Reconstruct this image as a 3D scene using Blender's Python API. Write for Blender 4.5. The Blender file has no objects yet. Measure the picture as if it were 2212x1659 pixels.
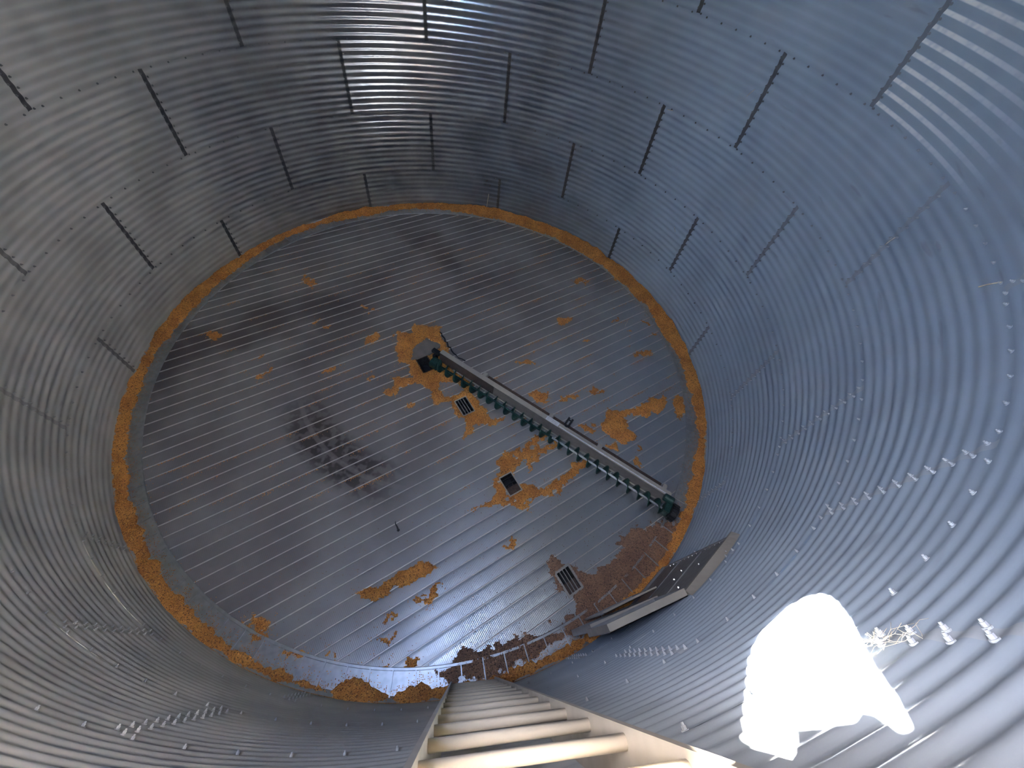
import bpy, bmesh, math, random
import numpy as np
from mathutils import Vector, Matrix
from mathutils.geometry import tessellate_polygon

random.seed(7); RNG = np.random.default_rng(7)
SC = bpy.context.scene; COL = SC.collection
PI = math.pi
def rad(a): return math.radians(a)

# ------------------------------------------------------------------ measurements (metres, bin axis at the origin, floor at z = 0)
R = 4.572            # inner radius of the bin wall
PITCH = 0.10164      # corrugation pitch
RING_H = 11 * PITCH  # one wall ring
SEAM0 = 0.795        # lowest horizontal seam above the floor
EAVE = SEAM0 + 5 * RING_H
SLOPE = math.tan(rad(28))

# ------------------------------------------------------------------ camera
CAM = Vector((0.0, -4.26518, 5.66262))
yaw, pit, rol, FPX = 0.305551, 0.964100, 0.182426, 886.0166
fw = Vector((math.sin(yaw)*math.cos(pit), math.cos(yaw)*math.cos(pit), -math.sin(pit)))
rt = Vector((math.cos(yaw), -math.sin(yaw), 0)); up = rt.cross(fw)
rt, up = rt*math.cos(rol) + up*math.sin(rol), -rt*math.sin(rol) + up*math.cos(rol)
cd = bpy.data.cameras.new('camera'); cam = bpy.data.objects.new('camera', cd); COL.objects.link(cam)
cd.sensor_width = 36.0; cd.lens = FPX/2212*36.0; cd.clip_start = 0.02; cd.clip_end = 200
M = Matrix((rt, up, -fw)).transposed().to_4x4(); M.translation = CAM; cam.matrix_world = M
SC.camera = cam

# ------------------------------------------------------------------ sky, sun, exposure
SUN_DIR = Vector((2.045, -0.70, -2.545)).normalized()
w = bpy.data.worlds.new('sky'); SC.world = w; w.use_nodes = True
nt = w.node_tree; bg = nt.nodes['Background']
sk = nt.nodes.new('ShaderNodeTexSky'); sk.sky_type = 'NISHITA'; sk.sun_disc = False; sk.ozone_density = 3.0
sk.sun_elevation = math.asin(-SUN_DIR.z); sk.sun_rotation = math.atan2(-SUN_DIR.x, -SUN_DIR.y)
nt.links.new(sk.outputs[0], bg.inputs[0]); bg.inputs[1].default_value = 2.5
ld = bpy.data.lights.new('sun', 'SUN'); ld.energy = 170.0; ld.angle = rad(0.53); ld.color = (1.0, 0.94, 0.85)
sun = bpy.data.objects.new('sun', ld); COL.objects.link(sun)
sun.rotation_euler = SUN_DIR.to_track_quat('-Z', 'Y').to_euler(); sun.location = (-6, -2, 12)
SC.view_settings.view_transform = 'Standard'; SC.view_settings.look = 'None'
SC.view_settings.gamma = 1.0; SC.view_settings.use_curve_mapping = False
SC.view_settings.exposure = 2.95
SC.cycles.max_bounces = 6; SC.cycles.diffuse_bounces = 5; SC.cycles.glossy_bounces = 4; SC.cycles.transmission_bounces = 0
SC.cycles.sample_clamp_indirect = 0; SC.cycles.caustics_reflective = True

# ------------------------------------------------------------------ outlines on the floor (x, y)
RING = [(-175.6, 4.4), (-168.8, 4.42), (-162.2, 4.41), (-155.3, 4.4), (-152.7, 4.4), (-148.7, 4.4), (-142.1, 4.41), (-137.9, 4.41), (-133.5, 4.42), (-129.1, 4.45), (-125.6, 4.44), (-123.0, 4.47), (-119.8, 4.47), (-114.0, 4.46), (-110.7, 4.47), (-108.0, 4.51), (-106.2, 4.38), (-103.3, 4.39), (-100.6, 4.47), (-99.3, 4.49), (-98.4, 4.45), (-95.6, 4.42), (-92.1, 4.43), (-84.4, 4.44), (-75.4, 4.43), (-67.7, 4.44), (-55.6, 4.45), (-49.3, 4.44), (-45.1, 4.44), (-39.0, 4.41), (-36.6, 4.41), (-31.7, 4.39), (-28.1, 4.41), (-23.8, 4.45), (-18.0, 4.41), (-13.0, 4.37), (-1.3, 4.37), (4.1, 4.27), (10.2, 4.32), (15.0, 4.37), (18.6, 4.24), (23.1, 4.32), (26.8, 4.27), (32.0, 4.3), (37.5, 4.28), (43.6, 4.24), (51.6, 4.34), (55.9, 4.26), (66.3, 4.3), (74.1, 4.28), (83.8, 4.37), (95.7, 4.43), (105.2, 4.37), (111.1, 4.34), (119.4, 4.46), (127.2, 4.45), (141.0, 4.41), (159.6, 4.34), (168.1, 4.38), (174.2, 4.43)]
SMALL = [[[2.114,-1.423],[2.345,-1.427],[2.336,-1.328],[2.452,-1.495],[2.332,-1.541],[2.224,-1.548]],[[2.459,-1.778],[2.641,-1.76],[2.711,-1.877],[2.53,-1.894]],[[2.941,-1.828],[3.043,-1.894],[2.97,-1.95]],[[2.818,-2.086],[2.914,-2.061],[2.984,-2.139],[2.907,-2.235],[2.818,-2.19]],[[1.422,-0.735],[1.649,-0.692],[1.744,-0.764],[1.718,-0.887],[1.516,-0.91]],[[1.982,-0.848],[2.241,-0.85],[2.184,-0.929],[1.981,-0.932]],[[2.502,-0.852],[2.636,-0.712],[2.743,-0.809],[2.583,-0.902]],[[3.915,-1.086],[4.124,-1.018],[4.045,-1.393],[3.863,-1.457]],[[-0.488,-3.525],[-0.33,-3.483],[-0.166,-3.408],[-0.194,-3.583],[-0.351,-3.577]],[[-2.396,-3.534],[-2.271,-3.465],[-2.147,-3.468],[-2.104,-3.548],[-2.168,-3.625],[-2.076,-3.724],[-2.282,-3.665]],[[-0.922,-3.929],[-0.826,-3.871],[-0.728,-3.857],[-0.809,-3.946],[-0.889,-3.976]],[[-0.861,-3.733],[-0.745,-3.66],[-0.644,-3.644],[-0.678,-3.7],[-0.811,-3.741]],[[-1.512,-3.991],[-1.345,-3.976],[-1.385,-4.051],[-1.476,-4.05]],[[-1.996,-3.861],[-1.848,-3.843],[-1.659,-3.9],[-1.714,-3.946],[-1.942,-3.924]],[[-1.009,-4.178],[-0.9,-4.168],[-0.743,-4.111],[-0.806,-4.183],[-0.962,-4.198]],[[-0.632,-4.155],[-0.487,-4.15],[-0.521,-4.214],[-0.6,-4.201]],[[0.694,-3.067],[0.825,-2.991],[0.855,-3.051],[0.749,-3.093]],[[2.915,1.912],[3.074,2.021],[3.197,1.924],[3.118,1.814],[2.925,1.822]],[[2.259,0.816],[2.363,0.849],[2.57,0.895],[2.585,0.836],[2.449,0.766],[2.318,0.717]],[[2.606,0.326],[2.793,0.369],[2.847,0.402],[2.76,0.298],[2.626,0.289]],[[3.542,-0.044],[3.895,0.02],[3.857,-0.085],[3.568,-0.098]],[[3.323,0.792],[3.523,0.88],[3.504,0.821],[3.36,0.761]],[[3.55,0.526],[3.656,0.519],[3.637,0.463]],[[3.956,0.755],[4.067,0.709],[4.056,0.591],[3.953,0.656]],[[4.029,0.515],[4.158,0.353],[4.083,0.32]],[[-2.446,2.297],[-2.237,2.159],[-2.113,2.026],[-2.267,1.927],[-2.366,2.079]],[[-3.784,0.94],[-3.678,0.97],[-3.517,0.867],[-3.561,0.779],[-3.679,0.805]],[[-2.192,1.05],[-2.048,1.121],[-1.952,1.135],[-2.028,1.06]],[[-1.99,0.95],[-1.801,0.997],[-1.85,0.922]],[[-1.9,-0.004],[-1.777,0.054],[-1.623,0.076],[-1.717,-0.052]],[[-1.274,0.495],[-1.197,0.64],[-1.074,0.747],[-0.987,0.741],[-0.983,0.569],[-1.11,0.54]],[[-1.163,-0.264],[-1.101,-0.186],[-1.048,-0.19],[-1.111,-0.284]],[[-1.329,1.431],[-1.196,1.424],[-1.103,1.272],[-1.161,1.243]],[[-2.881,0.361],[-2.775,0.405],[-2.827,0.339]],[[-2.886,-0.039],[-2.593,0.118],[-2.621,0.054],[-2.835,-0.06]],[[2.27,0.886],[2.491,0.928],[2.576,0.841],[2.316,0.721]],[[1.294,-0.058],[1.489,-0.026],[1.725,-0.091],[1.581,-0.15]],[[1.398,-0.751],[1.57,-0.702],[1.746,-0.823],[1.548,-0.909]],[[-0.568,-0.804],[-0.486,-0.724],[-0.389,-0.772],[-0.455,-0.834]],[[1.889,-0.92],[1.984,-0.824],[2.188,-0.821],[2.163,-0.924]],[[0.982,-1.708],[1.171,-1.657],[1.434,-1.502],[1.534,-1.512],[1.441,-1.721],[1.682,-1.62],[1.749,-1.7],[1.522,-1.818],[1.147,-1.794]]]
CENTRE = [[-0.741,0.707],[-0.696,0.766],[-0.459,0.714],[-0.427,0.939],[-0.251,0.89],[-0.065,0.827],[0.106,0.842],[0.076,0.654],[0.164,0.427],[0.185,0.33],[0.187,0.095],[0.158,-0.062],[0.458,-0.307],[0.522,-0.548],[0.458,-0.667],[0.595,-0.842],[0.666,-0.968],[0.669,-1.086],[0.745,-1.151],[0.968,-1.134],[0.923,-1.207],[0.712,-1.28],[0.619,-1.224],[0.434,-1.253],[0.366,-1.447],[0.245,-1.453],[0.31,-1.351],[0.314,-1.128],[0.255,-1.046],[0.2,-0.905],[0.157,-0.802],[-0.094,-0.819],[-0.122,-0.717],[-0.163,-0.51],[-0.279,-0.437],[-0.395,-0.354],[-0.681,-0.485],[-0.795,-0.596],[-0.893,-0.548],[-0.763,-0.375],[-0.747,-0.251],[-0.443,-0.255],[-0.476,-0.166],[-0.542,0.015],[-0.714,0.14],[-0.679,0.297],[-0.696,0.534]]
CENTRE_BARE = [[-0.029,-0.385],[0.102,-0.364],[0.269,-0.463],[0.346,-0.575],[0.254,-0.649],[0.033,-0.65],[-0.029,-0.542]]
PLATE = [[-0.449,0.297],[-0.362,0.424],[-0.274,0.486],[-0.184,0.584],[-0.126,0.511],[-0.084,0.485],[-0.007,0.457],[0.059,0.395],[-0.021,0.344],[-0.069,0.247],[-0.113,0.217],[-0.362,0.105],[-0.427,0.153]]
S3A = [[0.849,-1.749],[0.976,-1.762],[1.057,-1.666],[1.333,-1.605],[1.383,-1.519],[1.522,-1.505],[1.474,-1.656],[1.697,-1.643],[1.752,-1.703],[1.593,-1.811],[1.476,-1.816],[1.381,-1.876],[1.276,-2.001],[1.17,-2.139],[1.222,-2.029],[1.132,-1.9],[1.066,-1.91],[0.961,-2.066],[0.976,-2.165],[0.997,-2.232],[1.12,-2.247],[1.274,-2.344],[1.554,-2.297],[1.796,-2.093],[1.909,-2.037],[2.118,-2.009],[2.091,-2.109],[1.924,-2.175],[1.625,-2.338],[1.581,-2.46],[1.345,-2.463],[1.196,-2.507],[1.082,-2.629],[0.819,-2.581],[0.605,-2.51],[0.38,-2.542],[0.235,-2.539],[0.463,-2.463],[0.619,-2.406],[0.665,-2.288],[0.655,-2.128],[0.729,-2.039],[0.718,-1.888]]
BIG = [[2.498,-1.461],[2.713,-1.164],[2.974,-1.229],[3.258,-1.174],[3.523,-1.029],[3.744,-1.017],[3.805,-1.14],[3.691,-1.256],[3.287,-1.361],[3.07,-1.279],[2.953,-1.408],[2.921,-1.562],[3.049,-1.671],[2.912,-1.807],[2.707,-1.776],[2.582,-1.661]]
STRIP = [[-1.189,-3.376],[-1.125,-3.321],[-0.97,-3.36],[-0.747,-3.243],[-0.57,-3.182],[-0.314,-3.096],[-0.229,-3.229],[-0.43,-3.32],[-0.59,-3.381],[-0.746,-3.375],[-0.949,-3.506]]
CHAFF = [[2.281,-3.164],[2.696,-3.06],[3.036,-3.006],[3.285,-3.103],[3.003,-3.443],[2.618,-3.79],[1.933,-4.068],[1.422,-4.189],[0.65,-4.393],[0.4,-4.462],[-0.139,-4.431],[-0.334,-4.303],[-0.178,-4.263],[0.09,-4.172],[0.583,-4.133],[0.673,-4.085],[0.749,-4.135],[0.986,-4.075],[1.22,-4.062],[1.39,-3.988],[1.449,-3.843],[1.329,-3.711],[1.262,-3.605],[1.193,-3.346],[1.272,-3.27],[1.388,-3.372],[1.537,-3.489],[1.685,-3.526],[1.83,-3.574],[1.985,-3.482],[2.29,-3.348],[2.198,-3.215]]
CORD = [[0.054,0.693],[0.111,0.559],[0.16,0.438],[0.208,0.319],[0.299,0.148],[0.447,0.016]]

# ------------------------------------------------------------------ materials
def newmat(name):
    m = bpy.data.materials.new(name); m.use_nodes = True
    nt = m.node_tree; b = nt.nodes['Principled BSDF']
    return m, nt, b
def N(nt, t, **kw):
    n = nt.nodes.new(t)
    for k, v in kw.items():
        if k in n.inputs: n.inputs[k].default_value = v
        else: setattr(n, k, v)
    return n
def link(nt, a, b): nt.links.new(a, b)
def math_node(nt, op, a, b=None, c=None, clamp=False):
    n = nt.nodes.new('ShaderNodeMath'); n.operation = op; n.use_clamp = clamp
    for i, v in enumerate((a, b, c)):
        if v is None: continue
        if isinstance(v, (int, float)): n.inputs[i].default_value = v
        else: nt.links.new(v, n.inputs[i])
    return n.outputs[0]
def mixc(nt, f, a, b):
    n = nt.nodes.new('ShaderNodeMix'); n.data_type = 'RGBA'
    for s, v in ((n.inputs[0], f), (n.inputs[6], a), (n.inputs[7], b)):
        if isinstance(v, (int, float)): s.default_value = v
        elif isinstance(v, tuple): s.default_value = (*v, 1)
        else: nt.links.new(v, s)
    return n.outputs[2]
def maprange(nt, v, a, b, c=0.0, d=1.0, smooth=True):
    n = nt.nodes.new('ShaderNodeMapRange'); n.interpolation_type = 'SMOOTHSTEP' if smooth else 'LINEAR'
    nt.links.new(v, n.inputs[0])
    for i, x in enumerate((a, b, c, d)): n.inputs[1+i].default_value = x
    return n.outputs[0]
def noise(nt, vec, scale, detail=3, rough=0.55, stretch=None):
    if stretch:
        mp = nt.nodes.new('ShaderNodeMapping'); mp.inputs['Scale'].default_value = stretch
        nt.links.new(vec, mp.inputs[0]); vec = mp.outputs[0]
    n = nt.nodes.new('ShaderNodeTexNoise'); n.inputs['Scale'].default_value = scale
    n.inputs['Detail'].default_value = detail; n.inputs['Roughness'].default_value = rough
    nt.links.new(vec, n.inputs['Vector']); return n.outputs[0]
def geo(nt):
    g = nt.nodes.new('ShaderNodeNewGeometry'); return g.outputs['Position'], g.outputs['Normal']
def plain(name, col, rough=0.6, metal=0.0, var=0.25, scale=30.0):
    m, nt, b = newmat(name); p, _ = geo(nt)
    f = maprange(nt, noise(nt, p, scale), 0.3, 0.7)
    c = mixc(nt, f, tuple(x*(1-var) for x in col), tuple(min(1, x*(1+var)) for x in col))
    link(nt, c, b.inputs['Base Color']); b.inputs['Roughness'].default_value = rough; b.inputs['Metallic'].default_value = metal
    return m
def dusty_metal(name, metal_col, dust_col, rough, dust_base, dust_up, metallic=0.9, scuffs=0.0, side=0.0, ledges=None):
    """galvanised steel under a coat of grain dust; the dust lies thicker on what faces up"""
    m, nt, b = newmat(name); p, nrm = geo(nt); out = nt.nodes['Material Output']
    sx = nt.nodes.new('ShaderNodeSeparateXYZ'); link(nt, nrm, sx.inputs[0])
    up_ = maprange(nt, sx.outputs[2], 0.0, 0.75)
    n1 = noise(nt, p, 1.3, 2); n2 = noise(nt, p, 14, 1)
    d = math_node(nt, 'ADD', dust_base, math_node(nt, 'MULTIPLY', up_, dust_up))
    d = math_node(nt, 'ADD', d, math_node(nt, 'MULTIPLY', math_node(nt, 'SUBTRACT', n1, 0.5), 0.35), clamp=True)
    if side:   # dust mix runs thick on the near wall, thin on the far wall
        sp = nt.nodes.new('ShaderNodeSeparateXYZ'); link(nt, p, sp.inputs[0])
        d = math_node(nt, 'ADD', d, maprange(nt, sp.outputs[1], 1.2, 4.5, side, -side), clamp=True)
    mc = mixc(nt, maprange(nt, n2, 0.3, 0.7), tuple(x*0.88 for x in metal_col), tuple(min(1, x*1.1) for x in metal_col))
    dc = mixc(nt, maprange(nt, n1, 0.3, 0.7), tuple(x*0.92 for x in dust_col), tuple(min(1, x*1.06) for x in dust_col))
    if side:   # dust colour carries warm bounce by the ladder and blue daylight towards the door
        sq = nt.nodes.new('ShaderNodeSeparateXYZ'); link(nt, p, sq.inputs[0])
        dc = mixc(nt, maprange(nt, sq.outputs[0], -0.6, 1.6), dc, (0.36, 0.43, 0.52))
    if scuffs:
        s = noise(nt, p, 1.0, 2, 0.6, stretch=(1.6, 1.6, 9.0))
        s2 = maprange(nt, s, 0.66, 0.76, 0, scuffs)
        dc = mixc(nt, s2, dc, (0.12, 0.115, 0.11)); mc = mixc(nt, s2, mc, (0.2, 0.2, 0.2))
    if ledges:   # pale streaks on the upper side of each rib, strongest by the lap joint
        az_ = math_node(nt, 'MULTIPLY', math_node(nt, 'ARCTAN2', sq.outputs[1], sq.outputs[0]), 57.29578)
        k_ = math_node(nt, 'MULTIPLY', maprange(nt, az_, ledges[0], ledges[1]), maprange(nt, sx.outputs[2], 0.10, 0.26))
        k_ = math_node(nt, 'MULTIPLY', k_, maprange(nt, n2, 0.2, 0.6, 0.55, 1.0))
        dc = mixc(nt, k_, dc, (0.86, 0.85, 0.82)); d = math_node(nt, 'ADD', d, k_, clamp=True)
    link(nt, mc, b.inputs['Base Color']); b.inputs['Metallic'].default_value = metallic; b.inputs['Roughness'].default_value = rough
    df = nt.nodes.new('ShaderNodeBsdfDiffuse'); link(nt, dc, df.inputs[0])
    mx = nt.nodes.new('ShaderNodeMixShader'); link(nt, d, mx.inputs[0]); link(nt, b.outputs[0], mx.inputs[1]); link(nt, df.outputs[0], mx.inputs[2])
    link(nt, mx.outputs[0], out.inputs['Surface'])
    return m
MAT = {}
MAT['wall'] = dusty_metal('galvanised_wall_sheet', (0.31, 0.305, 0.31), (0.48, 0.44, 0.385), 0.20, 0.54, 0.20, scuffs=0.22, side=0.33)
MAT['wall_streaked'] = dusty_metal('wall_sheet_with_pale_ledges', (0.31, 0.305, 0.31), (0.48, 0.44, 0.385), 0.20, 0.54, 0.20, scuffs=0.22, side=0.33, ledges=(-26.0, -1.8))
def lap_mat(name, tan, grey, far, rough):
    """light put into colour: warm by the ladder, blue towards the door, dark far wall"""
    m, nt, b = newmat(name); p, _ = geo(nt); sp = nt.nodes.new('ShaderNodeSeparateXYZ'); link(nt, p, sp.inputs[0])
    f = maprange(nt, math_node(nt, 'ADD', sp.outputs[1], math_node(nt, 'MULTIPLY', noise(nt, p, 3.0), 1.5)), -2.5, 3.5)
    near = mixc(nt, maprange(nt, sp.outputs[0], -0.6, 1.6), tan, grey)  # warm bounce and blue daylight mixed into the near colour
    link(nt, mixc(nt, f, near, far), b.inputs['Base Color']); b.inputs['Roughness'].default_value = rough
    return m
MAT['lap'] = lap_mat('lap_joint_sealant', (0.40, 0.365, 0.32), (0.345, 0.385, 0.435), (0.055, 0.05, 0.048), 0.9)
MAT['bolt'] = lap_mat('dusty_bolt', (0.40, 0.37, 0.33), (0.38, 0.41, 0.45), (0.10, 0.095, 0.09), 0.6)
MAT['ladder'] = dusty_metal('dusty_ladder_steel', (0.50, 0.49, 0.47), (0.47, 0.40, 0.31), 0.4, 0.45, 0.6)
MAT['door'] = dusty_metal('door_steel', (0.26, 0.28, 0.31), (0.22, 0.21, 0.20), 0.45, 0.3, 0.2, 0.6)
MAT['door_flange'] = dusty_metal('dusty_door_flange', (0.40, 0.39, 0.38), (0.33, 0.30, 0.26), 0.4, 0.4, 0.6)
MAT['flash'] = dusty_metal('floor_flashing', (0.46, 0.47, 0.49), (0.30, 0.27, 0.24), 0.36, 0.14, 0.12)
MAT['steel'] = dusty_metal('auger_board_steel', (0.42, 0.41, 0.39), (0.42, 0.37, 0.32), 0.4, 0.3, 0.35)
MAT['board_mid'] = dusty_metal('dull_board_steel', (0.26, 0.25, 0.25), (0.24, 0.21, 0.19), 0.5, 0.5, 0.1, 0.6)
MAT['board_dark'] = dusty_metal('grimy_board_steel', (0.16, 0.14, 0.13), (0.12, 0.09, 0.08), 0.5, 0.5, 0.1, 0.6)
MAT['plate'] = plain('dusty_plate', (0.20, 0.175, 0.155), 0.8, 0.0, 0.12, 8)
MAT['roof'] = dusty_metal('roof_sheet', (0.55, 0.55, 0.55), (0.45, 0.43, 0.40), 0.4, 0.5, 0.0)
MAT['shaft'] = plain('bare_shaft_steel', (0.75, 0.75, 0.77), 0.35, 0.4, 0.1)
MAT['green'] = plain('dark_green_paint', (0.012, 0.050, 0.042), 0.42, 0.0, 0.3)
MAT['black'] = plain('black_rubber', (0.012, 0.013, 0.015), 0.6)
MAT['dark'] = plain('dark_pit', (0.02, 0.02, 0.022), 0.8)
MAT['brown'] = plain('rusty_brown', (0.075, 0.045, 0.035), 0.65, 0.2)
MAT['white'] = plain('white_sticker', (0.62, 0.62, 0.66), 0.5, 0, 0.1)
MAT['straw'] = plain('pale_straw', (0.62, 0.55, 0.40), 0.7)
MAT['chrome'] = plain('bright_bolt_head', (0.85, 0.85, 0.85), 0.2, 1.0, 0.05)

def corn_mat(name, lo, hi, dark, scale=95.0):
    m, nt, b = newmat(name); p, _ = geo(nt)
    v = nt.nodes.new('ShaderNodeTexVoronoi'); v.inputs['Scale'].default_value = scale; link(nt, p, v.inputs['Vector'])
    f = maprange(nt, noise(nt, p, 4.0, 4), 0.3, 0.7)
    c = mixc(nt, f, lo, hi)
    sc = nt.nodes.new('ShaderNodeSeparateColor'); link(nt, v.outputs['Color'], sc.inputs[0])
    c = mixc(nt, maprange(nt, sc.outputs[0], 0.70, 0.92, 0, 0.8), c, dark)
    c = mixc(nt, maprange(nt, sc.outputs[1], 0.80, 0.98, 0, 0.5), c, tuple(min(1, x*1.6) for x in hi))
    link(nt, c, b.inputs['Base Color']); b.inputs['Roughness'].default_value = 0.62
    bp = nt.nodes.new('ShaderNodeBump'); bp.inputs['Strength'].default_value = 0.8; bp.inputs['Distance'].default_value = 0.006
    link(nt, v.outputs['Distance'], bp.inputs['Height']); bp.invert = True; link(nt, bp.outputs[0], b.inputs['Normal'])
    return m
MAT['corn'] = corn_mat('spilled_corn', (0.50, 0.185, 0.038), (0.74, 0.320, 0.070), (0.14, 0.05, 0.02))
MAT['chaff'] = corn_mat('brown_chaff', (0.24, 0.125, 0.08), (0.35, 0.19, 0.11), (0.06, 0.038, 0.03))

def floor_mat():
    """perforated galvanised floor planks with grey dust, a scrubbed wheel track and dark oily footprints"""
    m, nt, b = newmat('perforated_floor_plank'); p, nrm = geo(nt)
    sx = nt.nodes.new('ShaderNodeSeparateXYZ'); link(nt, p, sx.inputs[0])
    X, Y = sx.outputs[0], sx.outputs[1]
    n1 = noise(nt, p, 0.8, 5); n2 = noise(nt, p, 5, 5, 0.6)
    metal = mixc(nt, n2, (0.46, 0.47, 0.49), (0.56, 0.57, 0.59))
    # dust thinned towards the door side to put the floor's gleam there
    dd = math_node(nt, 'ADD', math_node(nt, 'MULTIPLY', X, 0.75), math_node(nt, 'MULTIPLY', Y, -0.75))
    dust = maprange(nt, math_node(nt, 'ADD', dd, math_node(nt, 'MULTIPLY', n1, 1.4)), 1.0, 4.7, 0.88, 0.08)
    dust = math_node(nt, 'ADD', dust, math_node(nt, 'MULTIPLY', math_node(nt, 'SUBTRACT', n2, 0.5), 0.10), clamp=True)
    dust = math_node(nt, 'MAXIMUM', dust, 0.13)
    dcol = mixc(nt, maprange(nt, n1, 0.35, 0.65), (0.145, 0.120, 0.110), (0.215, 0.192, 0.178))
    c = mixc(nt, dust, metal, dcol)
    # worn ring left by the sweep wheel, dark scuffs around it
    r = math_node(nt, 'SQRT', math_node(nt, 'ADD', math_node(nt, 'MULTIPLY', X, X), math_node(nt, 'MULTIPLY', Y, Y)))
    az = math_node(nt, 'ARCTAN2', Y, X)
    azm = math_node(nt, 'MULTIPLY', maprange(nt, az, -3.05, -2.6), maprange(nt, az, -2.15, -1.75, 1, 0))
    band = math_node(nt, 'MULTIPLY', maprange(nt, r, 1.75, 2.0), maprange(nt, r, 2.36, 2.62, 1, 0))
    spots = maprange(nt, noise(nt, p, 9.0, 2, 0.4), 0.40, 0.56)
    stain = math_node(nt, 'MULTIPLY', math_node(nt, 'MULTIPLY', azm, band), math_node(nt, 'ADD', math_node(nt, 'MULTIPLY', spots, 0.5), 0.38))
    c = mixc(nt, stain, c, (0.035, 0.026, 0.026))
    track = math_node(nt, 'MULTIPLY', maprange(nt, math_node(nt, 'ABSOLUTE', math_node(nt, 'SUBTRACT', r, 2.205)), 0.02, 0.045, 1, 0),
                      math_node(nt, 'MULTIPLY', maprange(nt, az, -3.0, -2.8), maprange(nt, az, -1.95, -1.6, 1, 0)))
    c = mixc(nt, math_node(nt, 'MULTIPLY', track, 0.55), c, (0.24, 0.21, 0.20))
    # far half darkened in the colour for the light falling off
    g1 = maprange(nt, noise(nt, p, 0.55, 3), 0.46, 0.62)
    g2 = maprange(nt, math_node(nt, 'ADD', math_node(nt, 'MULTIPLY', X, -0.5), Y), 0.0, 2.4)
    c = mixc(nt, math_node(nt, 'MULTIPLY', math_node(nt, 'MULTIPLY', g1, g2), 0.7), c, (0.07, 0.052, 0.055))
    # pale patch painted for the dust haze over the far middle of the floor
    ex = math_node(nt, 'MULTIPLY', math_node(nt, 'ADD', X, 0.15), 1.5); ey = math_node(nt, 'MULTIPLY', math_node(nt, 'SUBTRACT', Y, 1.9), 0.75)
    er = math_node(nt, 'ADD', math_node(nt, 'SQRT', math_node(nt, 'ADD', math_node(nt, 'MULTIPLY', ex, ex), math_node(nt, 'MULTIPLY', ey, ey))), math_node(nt, 'MULTIPLY', n2, 0.3))
    c = mixc(nt, maprange(nt, er, 0.35, 1.25, 0.65, 0), c, (0.27, 0.225, 0.205))
    fl = maprange(nt, noise(nt, p, 42, 2), 0.66, 0.74, 0, 0.5)
    c = mixc(nt, fl, c, (0.24, 0.17, 0.11))
    link(nt, c, b.inputs['Base Color'])
    link(nt, math_node(nt, 'MULTIPLY', math_node(nt, 'SUBTRACT', 1.0, dust), 0.95), b.inputs['Metallic'])
    link(nt, math_node(nt, 'ADD', math_node(nt, 'MULTIPLY', dust, 0.6), 0.20, clamp=True), b.inputs['Roughness'])
    # rows of fine perforations run across each plank
    mp = nt.nodes.new('ShaderNodeMapping'); mp.inputs['Rotation'].default_value = (0, 0, rad(-23)); link(nt, p, mp.inputs[0])
    wv = nt.nodes.new('ShaderNodeTexWave'); wv.inputs['Scale'].default_value = 16.0; wv.bands_direction = 'X'
    wv.inputs['Distortion'].default_value = 0.6; link(nt, mp.outputs[0], wv.inputs[0])
    bp = nt.nodes.new('ShaderNodeBump'); bp.inputs['Strength'].default_value = 0.22; bp.inputs['Distance'].default_value = 0.003
    link(nt, wv.outputs[1], bp.inputs['Height']); link(nt, bp.outputs[0], b.inputs['Normal'])
    return m
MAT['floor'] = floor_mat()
MAT['ridge'] = dusty_metal('plank_lock_seam', (0.72, 0.70, 0.68), (0.60, 0.54, 0.48), 0.4, 0.5, 0.1)

# ------------------------------------------------------------------ object helpers
def tag(o, label=None, cat=None, group=None, kind=None):
    if label: o['label'] = label
    if cat: o['category'] = cat
    if group: o['group'] = group
    if kind: o['kind'] = kind
    return o
def mesh_data(name, v, f, mats, smooth=False, fm=None):
    me = bpy.data.meshes.new(name); me.from_pydata([tuple(map(float, x)) for x in v], [], [tuple(x) for x in f])
    for m in (mats if isinstance(mats, (list, tuple)) else [mats]): me.materials.append(MAT[m])
    if fm is not None: me.polygons.foreach_set('material_index', fm)
    if smooth: me.polygons.foreach_set('use_smooth', [True]*len(me.polygons))
    me.update(); return me
def put(name, me, parent=None, loc=(0, 0, 0), rot=(0, 0, 0), scale=(1, 1, 1)):
    o = bpy.data.objects.new(name, me); COL.objects.link(o)
    o.location = loc; o.rotation_euler = rot; o.scale = scale
    if parent: o.parent = parent
    return o
def empty(name, loc=(0, 0, 0), rz=0.0):
    o = bpy.data.objects.new(name, None); COL.objects.link(o); o.location = loc; o.rotation_euler = (0, 0, rz); o.empty_display_size = 0.1
    return o
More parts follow.
